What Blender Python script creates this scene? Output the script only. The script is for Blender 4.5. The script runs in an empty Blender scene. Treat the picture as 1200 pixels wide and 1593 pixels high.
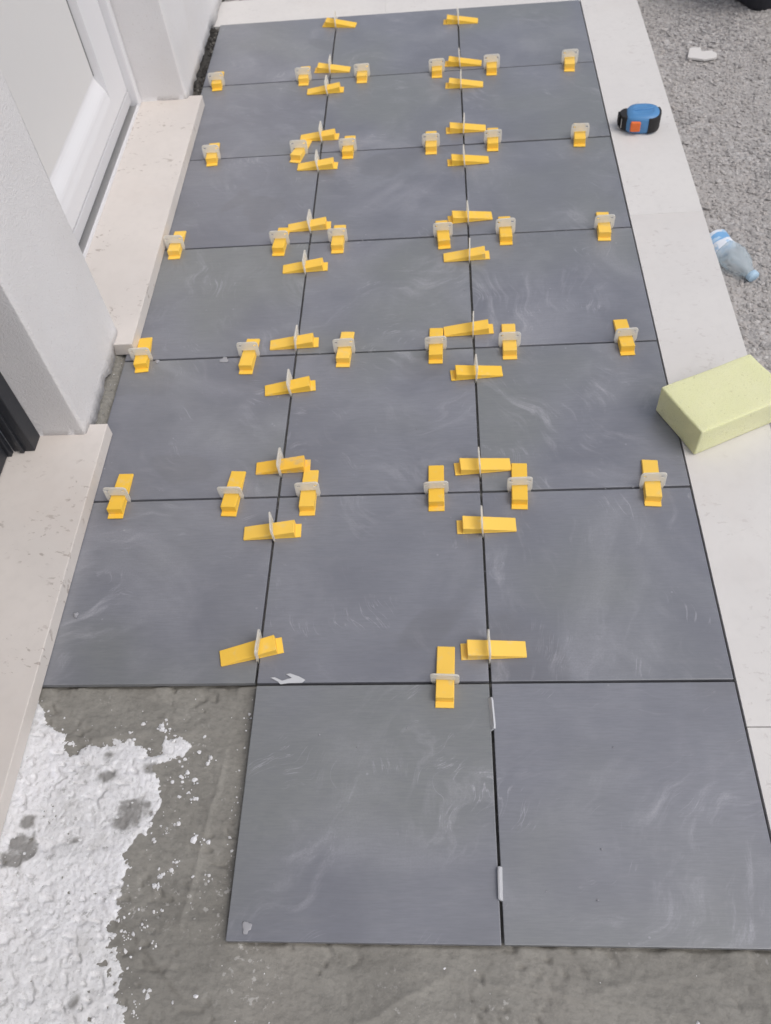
import bpy, bmesh, math, random
import numpy as np
from mathutils import Matrix, Vector
random.seed(7); rng = np.random.default_rng(7)
sc = bpy.context.scene
COL = sc.collection
# ------------------------------------------------------------------ camera
CAM = np.array([-0.04941277, -0.53284151, 1.18097669])
RR = np.array([[0.99663884, 0.02571653, -0.07777974], [-0.02435174, -0.81352977, -0.58101317], [-0.07821777, 0.58095436, -0.81016913]])
FPX = 1330.293
cd = bpy.data.cameras.new('camera'); cam = bpy.data.objects.new('camera', cd); COL.objects.link(cam)
cd.sensor_fit = 'VERTICAL'; cd.sensor_height = 24.0; cd.lens = FPX / 1593 * 24
m3 = Matrix([[RR[0][i], -RR[1][i], -RR[2][i]] for i in range(3)])
cam.matrix_world = Matrix.Translation(Vector(CAM)) @ m3.to_4x4()
cd.clip_start = 0.02; cd.clip_end = 400
cd.dof.use_dof = True; cd.dof.focus_distance = 1.15; cd.dof.aperture_fstop = 6.0
sc.camera = cam
# ------------------------------------------------------------------ light (soft overcast, open side at +x)
SUN_DIR = Vector((0.58, -0.26, 0.95)).normalized()
w = bpy.data.worlds.new('World'); sc.world = w; w.use_nodes = True
nt = w.node_tree; nt.nodes.clear()
sky = nt.nodes.new('ShaderNodeTexSky'); sky.sky_type = 'NISHITA'; sky.sun_disc = False
sky.sun_elevation = math.asin(SUN_DIR.z); sky.sun_rotation = math.atan2(SUN_DIR.x, SUN_DIR.y)
sky.dust_density = 4.0; sky.air_density = 1.0; sky.ozone_density = 1.0
hs = nt.nodes.new('ShaderNodeHueSaturation'); hs.inputs['Saturation'].default_value = 0.62
bg = nt.nodes.new('ShaderNodeBackground'); bg.inputs['Strength'].default_value = 0.15
wo = nt.nodes.new('ShaderNodeOutputWorld')
nt.links.new(sky.outputs[0], hs.inputs['Color']); nt.links.new(hs.outputs[0], bg.inputs['Color']); nt.links.new(bg.outputs[0], wo.inputs['Surface'])
sd = bpy.data.lights.new('sun', 'SUN'); sd.energy = 0.9; sd.angle = math.radians(38); sd.color = (1.0, 0.985, 0.97)
sun = bpy.data.objects.new('sun', sd); COL.objects.link(sun)
sun.rotation_euler = (-SUN_DIR).to_track_quat('-Z', 'Y').to_euler(); sun.location = (3, 1, 5)
vs = sc.view_settings; vs.view_transform = 'Standard'; vs.look = 'None'; vs.exposure = -0.10; vs.gamma = 1
sc.render.engine = 'CYCLES'
sc.render.resolution_x = 771; sc.render.resolution_y = 1024

def U(u, v, z=0.0):
    """pixel of the 1200 x 1593 photograph -> surveyed point at height z"""
    d = RR.T @ np.array([(u - 600) / FPX, (v - 796.5) / FPX, 1.0])
    t = (z - CAM[2]) / d[2]
    return CAM + t * d

# ------------------------------------------------------------------ helpers
def link(o, parent=None):
    COL.objects.link(o)
    if parent is not None: o.parent = parent
    return o
def empty(name, loc=(0, 0, 0)):
    o = bpy.data.objects.new(name, None); o.empty_display_size = 0.02; o.location = loc
    return link(o)
def tag(o, label=None, cat=None, group=None, kind=None):
    if label: o['label'] = label
    if cat: o['category'] = cat
    if group: o['group'] = group
    if kind: o['kind'] = kind
    return o
def mesh_obj(name, me, mat=None, parent=None, loc=None):
    o = bpy.data.objects.new(name, me)
    if mat is not None and not me.materials: me.materials.append(mat)
    if loc is not None: o.location = loc
    return link(o, parent)
def from_bm(name, bm, smooth=False):
    me = bpy.data.meshes.new(name); bmesh.ops.recalc_face_normals(bm, faces=bm.faces)
    bm.to_mesh(me); bm.free()
    if smooth:
        for f in me.polygons: f.use_smooth = True
    return me
def box_bm(lo, hi, bev=0.0, seg=2, bm=None):
    own = bmesh.new()
    lo = Vector(lo); hi = Vector(hi)
    bmesh.ops.create_cube(own, size=1)
    for v in own.verts:
        v.co = Vector(((v.co.x + .5) * (hi.x - lo.x) + lo.x, (v.co.y + .5) * (hi.y - lo.y) + lo.y, (v.co.z + .5) * (hi.z - lo.z) + lo.z))
    if bev > 0:
        bmesh.ops.bevel(own, geom=list(own.edges), offset=bev, segments=seg, profile=0.6, affect='EDGES')
    if bm is None: return own
    t = bpy.data.meshes.new('t'); own.to_mesh(t); own.free(); bm.from_mesh(t); bpy.data.meshes.remove(t)
    return bm
def box(name, lo, hi, mat, parent=None, bev=0.0, seg=2):
    return mesh_obj(name, from_bm(name, box_bm(lo, hi, bev, seg)), mat, parent)
def prism_bm(pts, lo, hi, axis='z', bev=0.0, seg=1):
    """polygon in the other two axes, pushed along axis"""
    bm = bmesh.new()
    def co(a, b, c):
        return {'z': (a, b, c), 'y': (a, c, b), 'x': (c, a, b)}[axis]
    v0 = [bm.verts.new(co(a, b, lo)) for a, b in pts]; v1 = [bm.verts.new(co(a, b, hi)) for a, b in pts]
    n = len(pts); bm.faces.new(v0); bm.faces.new(v1[::-1])
    for i in range(n): bm.faces.new((v0[i], v0[(i + 1) % n], v1[(i + 1) % n], v1[i]))
    bmesh.ops.recalc_face_normals(bm, faces=bm.faces)
    if bev: bmesh.ops.bevel(bm, geom=list(bm.edges), offset=bev, segments=seg, profile=0.6, affect='EDGES')
    return bm
# value noise on numpy arrays
_perm = rng.permutation(256); _val = rng.random(256)
def vnoise(x, y):
    xi = np.floor(x).astype(int); yi = np.floor(y).astype(int)
    fx = x - xi; fy = y - yi
    fx = fx * fx * (3 - 2 * fx); fy = fy * fy * (3 - 2 * fy)
    h = lambda a, b: _val[_perm[(_perm[a & 255] + b) & 255]]
    return (h(xi, yi) * (1 - fx) + h(xi + 1, yi) * fx) * (1 - fy) + (h(xi, yi + 1) * (1 - fx) + h(xi + 1, yi + 1) * fx) * fy
def fbm(x, y, octs=4, gain=0.5):
    s = np.zeros_like(x); a = 1.0; t = 0
    for k in range(octs):
        s += a * (vnoise(x * 2 ** k + 17.3 * k, y * 2 ** k + 5.1 * k) - .5); t += a; a *= gain
    return s / t * 2
def sstep(a, b, x):
    t = np.clip((x - a) / (b - a), 0, 1); return t * t * (3 - 2 * t)
def grid_mesh(name, X, Y, Z, keep=None):
    ny, nx = X.shape
    V = np.stack([X, Y, Z], -1).reshape(-1, 3)
    i = np.arange(ny * nx).reshape(ny, nx)
    F = np.stack([i[:-1, :-1], i[:-1, 1:], i[1:, 1:], i[1:, :-1]], -1)
    if keep is not None:
        k = keep[:-1, :-1] | keep[:-1, 1:] | keep[1:, 1:] | keep[1:, :-1]
        F = F[k]
    F = F.reshape(-1, 4)
    used = np.unique(F); rm = -np.ones(len(V), int); rm[used] = np.arange(len(used))
    return np_mesh(name, V[used], rm[F], True)
def np_mesh(name, V, F, smooth=False):
    me = bpy.data.meshes.new(name); k = F.shape[1]
    me.vertices.add(len(V)); me.vertices.foreach_set('co', np.ascontiguousarray(V, dtype=np.float32).ravel())
    me.loops.add(F.size); me.loops.foreach_set('vertex_index', np.ascontiguousarray(F, dtype=np.int32).ravel())
    me.polygons.add(len(F)); me.polygons.foreach_set('loop_start', np.arange(0, F.size, k, dtype=np.int32))
    me.polygons.foreach_set('use_smooth', np.full(len(F), smooth))
    me.update(calc_edges=True); me.validate(); return me
_t = bmesh.new(); bmesh.ops.create_icosphere(_t, subdivisions=1, radius=1.0)
_t.verts.ensure_lookup_table()
ICO_V = np.array([v.co[:] for v in _t.verts]); ICO_F = np.array([[v.index for v in f.verts] for f in _t.faces]); _t.free()
def stones_mesh(name, P, size, flat=0.7, rough=0.28):
    """P (n,3) centres, size (n,) radii -> one mesh of irregular lumps"""
    n = len(P); nv = len(ICO_V)
    V = ICO_V[None] * (1 + rough * (rng.random((n, nv, 1)) - .5) * 2)
    V = V * np.stack([1 + .5 * (rng.random(n) - .3), 1 + .4 * (rng.random(n) - .5), flat * (1 + .4 * (rng.random(n) - .5))], -1)[:, None]
    a = rng.random(n) * 6.283; c, s = np.cos(a), np.sin(a)
    tx = (rng.random(n) - .5) * .8
    y = V[..., 1] * np.cos(tx)[:, None] - V[..., 2] * np.sin(tx)[:, None]; z = V[..., 1] * np.sin(tx)[:, None] + V[..., 2] * np.cos(tx)[:, None]
    x = V[..., 0]
    V = np.stack([x * c[:, None] - y * s[:, None], x * s[:, None] + y * c[:, None], z], -1) * size[:, None, None] + P[:, None]
    F = (ICO_F[None] + (np.arange(n) * nv)[:, None, None]).reshape(-1, 3)
    return np_mesh(name, V.reshape(-1, 3), F)

# ------------------------------------------------------------------ materials
class NT:
    def __init__(s, name):
        s.m = bpy.data.materials.new(name); s.m.use_nodes = True; s.t = s.m.node_tree; s.t.nodes.clear()
        s.out = s.n('ShaderNodeOutputMaterial')
    def n(s, ty, **kw):
        nd = s.t.nodes.new(ty)
        for k, v in kw.items(): setattr(nd, k, v)
        return nd
    def put(s, sock, v):
        if hasattr(v, 'is_output') or isinstance(v, bpy.types.NodeSocket): s.t.links.new(v, sock)
        elif isinstance(v, (tuple, list)) and len(v) == 3 and sock.type == 'RGBA': sock.default_value = (*v, 1)
        else: sock.default_value = v
    def math(s, op, a, b=0.0, c=0.0, clamp=False):
        nd = s.n('ShaderNodeMath', operation=op); nd.use_clamp = clamp
        for i, v in enumerate((a, b, c)): s.put(nd.inputs[i], v)
        return nd.outputs[0]
    def vmath(s, op, a, b=(0, 0, 0), out=0):
        nd = s.n('ShaderNodeVectorMath', operation=op)
        s.put(nd.inputs[0], a)
        if op == 'SCALE': s.put(nd.inputs['Scale'], b)
        else: s.put(nd.inputs[1], b)
        return nd.outputs[out]
    def coord(s, kind='Object'): return s.n('ShaderNodeTexCoord').outputs[kind]
    def rnd(s): return s.n('ShaderNodeObjectInfo').outputs['Random']
    def mapping(s, v, loc=(0, 0, 0), rot=(0, 0, 0), scale=(1, 1, 1)):
        nd = s.n('ShaderNodeMapping'); s.put(nd.inputs[0], v); nd.inputs[2].default_value = rot; nd.inputs[3].default_value = scale
        s.put(nd.inputs[1], loc); return nd.outputs[0]
    def noise(s, v, scale, detail=3, rough=.5, dist=0.0, out='Fac'):
        nd = s.n('ShaderNodeTexNoise'); s.put(nd.inputs['Vector'], v); s.put(nd.inputs['Scale'], scale)
        nd.inputs['Detail'].default_value = detail; nd.inputs['Roughness'].default_value = rough; nd.inputs['Distortion'].default_value = dist
        return nd.outputs[out]
    def vor(s, v, scale, feature='F1', out='Distance'):
        nd = s.n('ShaderNodeTexVoronoi', feature=feature); s.put(nd.inputs['Vector'], v); nd.inputs['Scale'].default_value = scale
        return nd.outputs[out]
    def ramp(s, f, a, b, lo=0.0, hi=1.0):
        nd = s.n('ShaderNodeMapRange', interpolation_type='SMOOTHSTEP'); s.put(nd.inputs[0], f)
        for i, v in zip((1, 2, 3, 4), (a, b, lo, hi)): s.put(nd.inputs[i], v)
        return nd.outputs[0]
    def mix(s, f, a, b, mode='MIX'):
        nd = s.n('ShaderNodeMix', data_type='RGBA', blend_type=mode); s.put(nd.inputs[0], f); s.put(nd.inputs[6], a); s.put(nd.inputs[7], b)
        return nd.outputs[2]
    def bump(s, h, strength=.3, dist=.001, normal=None):
        nd = s.n('ShaderNodeBump'); s.put(nd.inputs['Height'], h); nd.inputs['Strength'].default_value = strength; nd.inputs['Distance'].default_value = dist
        if normal is not None: s.put(nd.inputs['Normal'], normal)
        return nd.outputs[0]
    def bsdf(s, color, rough=.6, normal=None, **kw):
        nd = s.n('ShaderNodeBsdfPrincipled'); s.put(nd.inputs['Base Color'], color); s.put(nd.inputs['Roughness'], rough)
        if normal is not None: s.put(nd.inputs['Normal'], normal)
        for k, v in kw.items(): s.put(nd.inputs[k.replace('_', ' ')], v)
        s.t.links.new(nd.outputs[0], s.out.inputs[0]); return nd

def mat_tile():
    k = NT('slate_tile')
    r = k.rnd(); off = k.n('ShaderNodeCombineXYZ'); k.put(off.inputs[0], k.math('MULTIPLY', r, 31.0)); k.put(off.inputs[1], k.math('MULTIPLY', r, 57.0)); k.put(off.inputs[2], k.math('MULTIPLY', r, 11.0))
    p = k.vmath('ADD', k.coord(), off.outputs[0])
    streak = k.noise(k.mapping(p, scale=(38, 430, 30)), 1.0, 5, .7)
    streak2 = k.noise(k.mapping(p, scale=(9, 90, 10)), 1.0, 4, .6)
    cloud = k.noise(p, 5.0, 4, .55, .6)
    tint = k.noise(p, 2.6, 2)
    base = k.mix(k.ramp(cloud, .3, .7), (.168, .174, .202), (.222, .229, .258))
    base = k.mix(k.ramp(tint, .45, .7), base, (.205, .215, .215))
    base = k.mix(k.math('MULTIPLY', k.ramp(streak, .35, .68), .38), base, (.145, .149, .170))
    base = k.mix(k.math('MULTIPLY', k.ramp(streak2, .5, .75), .16), base, (.26, .26, .275))
    # chalky dust: wiped haze, swirled strokes, small spots
    warp = k.vmath('SCALE', k.vmath('SUBTRACT', k.noise(p, 4.5, 2, .5, 0, 'Color'), (.5, .5, .5)), .26)
    vr = k.n('ShaderNodeVectorRotate', rotation_type='Z_AXIS'); k.put(vr.inputs['Vector'], k.vmath('ADD', p, warp)); k.put(vr.inputs['Angle'], k.math('MULTIPLY', r, 19.0))
    pr = vr.outputs[0]
    q = k.mapping(pr, rot=(0, 0, .5), scale=(1, 2.1, 1))
    ridge = k.math('ABSOLUTE', k.math('SUBTRACT', k.noise(q, 6.0, 4, .62), .5))
    line = k.ramp(ridge, 0.0, .05, 1, 0)
    m1 = k.ramp(k.noise(p, 7.0, 2), .54, .72)
    line = k.math('MULTIPLY', line, m1)
    q2 = k.mapping(pr, rot=(0, 0, -.9), scale=(1, 4.5, 1))
    q3 = k.mapping(pr, rot=(0, 0, 1.1), scale=(1.2, 11, 1))
    wipe = k.math('MULTIPLY', k.ramp(k.noise(q2, 9.0, 5, .65), .5, .78), k.ramp(k.noise(p, 4.2, 3), .46, .7))
    scr = k.math('MULTIPLY', k.ramp(k.noise(q3, 11.0, 4, .6), .60, .76), k.ramp(k.noise(p, 9.0, 2), .5, .66))
    q4 = k.mapping(k.vmath('ADD', pr, k.vmath('SCALE', warp, .5)), rot=(0, 0, 2.3), scale=(1.6, 16, 1))
    hair = k.math('MULTIPLY', k.ramp(k.math('ABSOLUTE', k.math('SUBTRACT', k.noise(q4, 5.0, 3, .55), .5)), 0, .022, 1, 0), k.ramp(k.noise(p, 13.0, 3, .6), .56, .70))
    haze = k.ramp(k.noise(p, 3.6, 5, .6, 1.2), .48, .8)
    spots = k.math('MULTIPLY', k.ramp(k.vor(p, 42.0), .05, .10, 1, 0), k.ramp(k.noise(p, 15.0, 1), .6, .66))
    grain = k.ramp(k.noise(p, 420.0, 2), .3, .7, .55, 1.0)
    d = k.math('ADD', k.math('ADD', k.math('MULTIPLY', line, .16), k.math('MULTIPLY', scr, .30)), k.math('ADD', k.math('MULTIPLY', wipe, .56), k.math('ADD', k.math('MULTIPLY', haze, .28), k.math('MULTIPLY', hair, .48))))
    d = k.math('ADD', k.math('MULTIPLY', d, grain), k.math('MULTIPLY', spots, .3), clamp=True)
    col = k.mix(d, base, (.46, .46, .50))
    damp = k.math('MULTIPLY', k.ramp(k.noise(p, 3.1, 2, .4, .8), .66, .69), .22)
    col = k.mix(damp, col, (.13, .128, .13))
    h = k.math('ADD', k.math('MULTIPLY', streak, .7), k.math('MULTIPLY', k.noise(p, 260.0, 2), .3))
    rough = k.math('ADD', .36, k.math('MULTIPLY', d, .5))
    k.bsdf(col, rough, k.bump(h, .25, .0006), Specular_IOR_Level=.9)
    return k.m
def mat_stone(name, c1, c2, pit, pits=.55, scale=1.0):
    k = NT(name); r = k.rnd()
    p = k.vmath('ADD', k.coord(), k.vmath('SCALE', (3.1, 7.7, 1.3), r))
    col = k.mix(k.ramp(k.noise(p, 4 * scale, 5, .6), .3, .7), c1, c2)
    col = k.mix(k.math('MULTIPLY', k.ramp(k.noise(p, 60, 3), .45, .75), .25), col, tuple(x * .86 for x in c1))
    # flecks: short fossil-like pits lying mostly along x
    f = k.noise(k.mapping(k.vmath('ADD', p, k.vmath('SCALE', k.noise(p, 14, 2, .5, 0, 'Color'), .05)), rot=(0, 0, .35), scale=(60, 110, 60)), 1.0, 3, .6)
    clump = k.noise(p, 9, 2)
    fl = k.math('MULTIPLY', k.ramp(f, .60, .66), k.ramp(clump, .46, .6))
    col = k.mix(k.math('MULTIPLY', fl, pits), col, pit)
    dirt = k.math('MULTIPLY', k.ramp(k.noise(p, 2.2, 6, .65, .5), .5, .8), .3)
    col = k.mix(dirt, col, tuple(a * b for a, b in zip(c1, (.86, .79, .74))))
    h = k.math('SUBTRACT', k.math('MULTIPLY', k.noise(p, 180, 3), .35), fl)
    k.bsdf(col, .55, k.bump(h, .3, .0008), Specular_IOR_Level=.35)
    return k.m
def mat_stucco():
    k = NT('white_render_wall'); p = k.coord()
    g = k.noise(p, 420, 3, .6); g2 = k.noise(p, 200, 4, .6); big = k.noise(p, 3.5, 4)
    col = k.mix(k.ramp(big, .35, .7), (.76, .75, .755), (.71, .695, .695))
    spk = k.math('MULTIPLY', k.ramp(k.noise(p, 230, 1), .70, .76), .35)
    col = k.mix(spk, col, (.48, .44, .42))
    scuff = k.math('MULTIPLY', k.ramp(k.noise(p, 11, 5, .7), .58, .8), .3)
    col = k.mix(scuff, col, (.60, .56, .53))
    k.bsdf(col, .85, k.bump(k.math('ADD', g, k.math('MULTIPLY', g2, 1.2)), .7, .0020), Specular_IOR_Level=.2)
    return k.m
def mat_mortar(name='grey_mortar', c1=(.285, .275, .248), c2=(.222, .214, .193), white=.5):
    k = NT(name); p = k.coord()
    a = k.noise(p, 7, 5, .6, .4)
    col = k.mix(k.ramp(a, .3, .7), c1, c2)
    col = k.mix(k.math('MULTIPLY', k.ramp(k.noise(p, 2.3, 3), .5, .75), .5), col, (.25, .225, .20))
    fine = k.noise(k.mapping(p, rot=(0, 0, .4), scale=(90, 190, 120)), 1.0, 4, .65)
    col = k.mix(k.ramp(fine, .4, .75, 0, .35), col, (.10, .096, .088))
    sp = k.math('MULTIPLY', k.ramp(k.noise(p, 120, 3, .6), .60, .69), k.ramp(k.noise(p, 8, 3), .46, .66))
    col = k.mix(k.math('MULTIPLY', sp, white), col, (.55, .54, .52))
    h = k.math('ADD', k.math('MULTIPLY', fine, 1.0), k.noise(p, 330, 3, .6))
    k.bsdf(col, .8, k.bump(h, .5, .0016), Specular_IOR_Level=.3)
    return k.m
def mat_plaster():
    k = NT('white_crumbled_plaster'); p = k.coord()
    n = k.noise(p, 75, 6, .75); med = k.noise(p, 16, 5, .65)
    col = k.mix(k.ramp(k.noise(p, 6, 4), .35, .7), (.82, .82, .84), (.72, .72, .725))
    pit = k.math('MULTIPLY', k.ramp(n, .56, .74), .5)
    col = k.mix(pit, col, (.42, .41, .39))
    col = k.mix(k.math('MULTIPLY', k.ramp(med, .52, .75), .45), col, (.46, .45, .43))
    fs = k.noise(p, 210, 4, .75); col = k.mix(k.math('MULTIPLY', k.ramp(fs, .50, .68), .42), col, (.40, .395, .385)); fg = k.noise(p, 95, 3, .6)
    col = k.mix(k.math('MULTIPLY', k.math('MULTIPLY', k.ramp(fg, .60, .68), k.ramp(med, .42, .6)), .6), col, (.26, .255, .245))
    at = k.n('ShaderNodeAttribute'); at.attribute_name = 'wear'
    wr = k.ramp(k.math('ADD', at.outputs['Fac'], k.math('MULTIPLY', k.math('SUBTRACT', n, .5), .9)), .0, .75, 0, .85)
    col = k.mix(wr, col, (.22, .213, .20))
    crack = k.ramp(k.math('ABSOLUTE', k.math('SUBTRACT', k.noise(p, 38, 3, .6, 1.0), .5)), 0, .035, -1, 0)
    crack = k.math('MULTIPLY', crack, k.ramp(k.noise(p, 20, 2), .45, .6))
    h = k.math('ADD', k.math('MULTIPLY', n, .45), k.math('ADD', k.math('MULTIPLY', k.noise(p, 420, 4, .75), 1.6), k.math('MULTIPLY', crack, .25)))
    k.bsdf(col, .92, k.bump(h, .6, .0016), Specular_IOR_Level=.15)
    return k.m
def mat_plastic(name, col, col2=None, rough=.38, dust=.15, dustcol=(.6, .58, .55), dustscale=25, lo=.55, **kw):
    k = NT(name); r = k.rnd(); p = k.vmath('ADD', k.coord(), k.vmath('SCALE', (9, 5, 3), r))
    c = k.mix(k.ramp(r, 0, 1), col, col2 or col)
    d = k.math('MULTIPLY', k.ramp(k.noise(p, dustscale, 5, .65), lo, lo + .25), dust)
    c = k.mix(d, c, dustcol)
    k.bsdf(c, k.math('ADD', rough, k.math('MULTIPLY', k.noise(p, 90, 2), .15)), k.bump(k.noise(p, 500, 2), .12, .0004), **kw)
    return k.m
def mat_clip():
    k = NT('milky_clip_plastic')
    d = k.n('ShaderNodeBsdfPrincipled'); k.put(d.inputs['Base Color'], (.95, .95, .92)); d.inputs['Roughness'].default_value = .4
    t = k.n('ShaderNodeBsdfTranslucent'); k.put(t.inputs[0], (.98, .98, .95))
    tr = k.n('ShaderNodeBsdfTransparent'); k.put(tr.inputs[0], (.97, .97, .96))
    m1 = k.n('ShaderNodeMixShader'); m1.inputs[0].default_value = .5; k.t.links.new(d.outputs[0], m1.inputs[1]); k.t.links.new(t.outputs[0], m1.inputs[2])
    m2 = k.n('ShaderNodeMixShader'); m2.inputs[0].default_value = .33; k.t.links.new(m1.outputs[0], m2.inputs[1]); k.t.links.new(tr.outputs[0], m2.inputs[2])
    k.t.links.new(m2.outputs[0], k.out.inputs[0]); return k.m
def mat_gravel(name='gravel_stones', islands=True):
    k = NT(name); p = k.coord()
    if islands:
        r = k.n('ShaderNodeNewGeometry').outputs['Random Per Island']
    else:
        r = k.vor(p, 130, out='Color'); sx = k.n('ShaderNodeSeparateColor'); k.put(sx.inputs[0], r); r = sx.outputs[0]
    cr = k.n('ShaderNodeValToRGB'); k.put(cr.inputs[0], r)
    e = cr.color_ramp.elements; e[0].position = 0; e[0].color = (.20, .195, .195, 1); e[1].position = 1; e[1].color = (.62, .60, .585, 1)
    for pos, c in ((.3, (.33, .32, .315)), (.55, (.41, .395, .385)), (.72, (.46, .42, .395)), (.9, (.52, .51, .505))):
        x = e.new(pos); x.color = (*c, 1)
    col = k.mix(k.ramp(k.noise(p, 2.5, 4), .3, .65, .15, .65), cr.outputs[0], (.43, .405, .385))
    col = k.mix(k.ramp(k.noise(p, 300, 3), .4, .7, 0, .3), col, (.27, .262, .258))
    h = k.noise(p, 400, 3) if islands else k.math('MULTIPLY', k.vor(p, 130), -1.0)
    k.bsdf(col, .85, k.bump(h, .5, .001 if islands else .006), Specular_IOR_Level=.25)
    return k.m
M_TILE = mat_tile()
M_SILL = mat_stone('cream_limestone', (.68, .635, .595), (.62, .58, .545), (.30, .25, .22), .6)
M_STRIP = mat_stone('pale_limestone', (.69, .67, .645), (.65, .63, .61), (.44, .40, .38), .30)
M_WALL = mat_stucco(); M_MORT = mat_mortar(); M_PLAST = mat_plaster()
M_DARKM = mat_mortar('dark_rubble_mortar', (.075, .07, .065), (.045, .043, .04), .25)
M_YEL = mat_plastic('yellow_plastic', (.94, .575, .06), (.97, .62, .105), .42, .5, (.70, .60, .40), 48, .54)
M_YELD = mat_plastic('mortar_smeared_yellow_plastic', (.93, .54, .055), None, .45, .75, (.5, .45, .36), 38, .46)
M_CLIP = mat_clip(); M_GRAV = mat_gravel(); M_GROUND = mat_gravel('gravel_bed', False)
M_PVC = mat_plastic('white_door_plastic', (.72, .72, .74), None, .3, .10, (.6, .55, .52), 9)
M_PVC2 = mat_plastic('greyed_door_plastic', (.58, .58, .60), None, .35, .2, (.5, .47, .45), 14)
M_PANEL = mat_plastic('white_door_panel', (.68, .675, .67), None, .35, .12, (.6, .56, .54), 7)
M_GASK = mat_plastic('grey_door_seal', (.16, .16, .17), None, .6, .2)
M_ALU = mat_plastic('brushed_aluminium_track', (.50, .50, .50), None, .4, .25, (.6, .56, .52), 20, Metallic=.6)
M_ANTH = mat_plastic('anthracite_door_frame', (.022, .024, .030), None, .38, .30, (.35, .33, .32), 45, .6)
M_ANTHP = mat_plastic('anthracite_door_panel', (.016, .018, .026), None, .35, .2, (.3, .3, .3), 60, .62)
M_BLUE = mat_plastic('blue_tool_plastic', (.085, .25, .50), None, .34, .12, (.4, .42, .45), 40)
M_ORANGE = mat_plastic('orange_tool_button', (.80, .17, .035), None, .4, .1)
M_RUBBER = mat_plastic('black_tool_rubber', (.018, .017, .018), None, .62, .25, (.2, .19, .18), 50)
M_TUB = mat_plastic('black_tub_rubber', (.014, .016, .024), None, .5, .3, (.14, .14, .15), 14)
M_STEEL = mat_plastic('steel_hook', (.6, .6, .6), None, .3, .1, Metallic=1.0)

# ------------------------------------------------------------------ ground and gravel
GZ = -0.062
gm = bpy.data.meshes.new('ground'); gm.from_pydata([(-60, -60, GZ - .006), (60, -60, GZ - .006), (60, 60, GZ - .006), (-60, 60, GZ - .006)], [], [(0, 1, 2, 3)])
tag(mesh_obj('ground', gm, M_GROUND), kind='structure')
def scatter(n, x0, x1, y0, y1): return np.stack([x0 + rng.random(n) * (x1 - x0), y0 + rng.random(n) * (y1 - y0)], -1)
def bed_z(x, y): return GZ + .010 * fbm(x * 2.2, y * 2.2, 3) + .004 * fbm(x * 14, y * 14, 2)
A = scatter(26000, .512, 1.25, .25, 3.0); B = scatter(16000, 1.25, 2.6, -.6, 3.6); C_ = scatter(7000, -.7, 1.25, 2.29, 3.6); D_ = scatter(4000, .512, 1.25, -.9, .25)
Q = np.concatenate([A, B, C_, D_]); sz = .0018 + .0040 * rng.random(len(Q)) ** 2.6; sz[rng.random(len(Q)) < .02] *= 1.8
QZ = bed_z(Q[:, 0], Q[:, 1]); ok = (Q[:, 0] > .508 + sz + .002) | (Q[:, 1] > 2.27 + sz); Q, sz, QZ = Q[ok], sz[ok], QZ[ok]
tag(mesh_obj('gravel', stones_mesh('gravel', np.column_stack([Q, QZ + sz * .15]), sz), M_GRAV), 'grey crushed gravel beside the pale stone border', 'gravel', kind='stuff')
nx, ny = 100, 180
X, Y = np.meshgrid(np.linspace(.505, 2.7, nx), np.linspace(-1, 3.7, ny))
tag(mesh_obj('gravel_bed', grid_mesh('gravel_bed', X, Y, bed_z(X, Y)), M_GROUND), kind='structure')

# ------------------------------------------------------------------ mortar bed
mort = empty('mortar_bed'); tag(mort, kind='structure')
TZ = -.0095                                  # underside of the tiles
xs = np.arange(-.76, .56, .0026); ys = np.arange(-.80, .03, .0026); X, Y = np.meshgrid(xs, ys)
under = (Y > .001) | ((X > -.353) & (Y > -.351))
def mortar_h(X, Y):
    h = -.0150 + .0035 * fbm(X * 5, Y * 5, 3) + .0024 * fbm(X * 20 + Y * 9, Y * 52, 3) * (.5 + vnoise(X * 7 + 3, Y * 7)) + .0009 * fbm(X * 160, Y * 160, 3) - .0035 * sstep(.72, .86, vnoise(X * 85 + Y * 40, Y * 110)) * sstep(.45, .65, vnoise(X * 9, Y * 9 + 4))
    # overlapping trowel passes leave thin lips
    for (cx, cy, ang, wl) in ((-.53, -.075, .06, .16), (-.40, -.22, 1.45, .14), (-.30, -.47, .25, .2), (.05, -.40, -.12, .25), (.31, -.42, 1.75, .10), (.20, -.385, .15, .12), (-.15, -.43, .5, .12), (-.46, -.36, -.7, .1)):
        c, s = math.cos(ang), math.sin(ang)
        a = (X - cx) * c + (Y - cy) * s; b = -(X - cx) * s + (Y - cy) * c + .006 * fbm(X * 22, Y * 22, 2)
        h = h + .0034 * np.where(b > 0, np.exp(-b / .012), np.exp(b / .0015)) * sstep(wl, wl * .6, np.abs(a))
    return h
H = mortar_h(X, Y)
edge = np.minimum(np.where(X < -.354, np.abs(Y), 9), np.minimum(np.hypot(np.maximum(-.352 - X, 0), np.maximum(-.352 - Y, 0)), 9))
H = H + .0055 * np.exp(-edge / .007) * sstep(.25, .75, vnoise(X * 38 + 2, Y * 38))
H = np.where(under, np.minimum(H - .004, TZ - .001), np.minimum(H, -.0055))
mesh_obj('troweled_mortar', grid_mesh('troweled_mortar', X, Y, H), M_MORT, mort)
box('mortar_layer', (-.76, .028, -.05), (.352, 2.104, TZ - .0008), M_MORT, mort)
def gap_fill(name, y0, y1, mat, lift, rough, x0=-.75, x1=-.7035):
    xs = np.arange(x0, x1 + .001, .0016); ys = np.arange(y0, y1, .0016); X, Y = np.meshgrid(xs, ys)
    Z = -.011 + lift * sstep(-.705, -.728, X) + rough * fbm(X * 90, Y * 90, 4, .65) + rough * .8 * fbm(X * 25, Y * 25, 2)
    return mesh_obj(name, grid_mesh(name, X, Y, Z), mat, mort)
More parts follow.
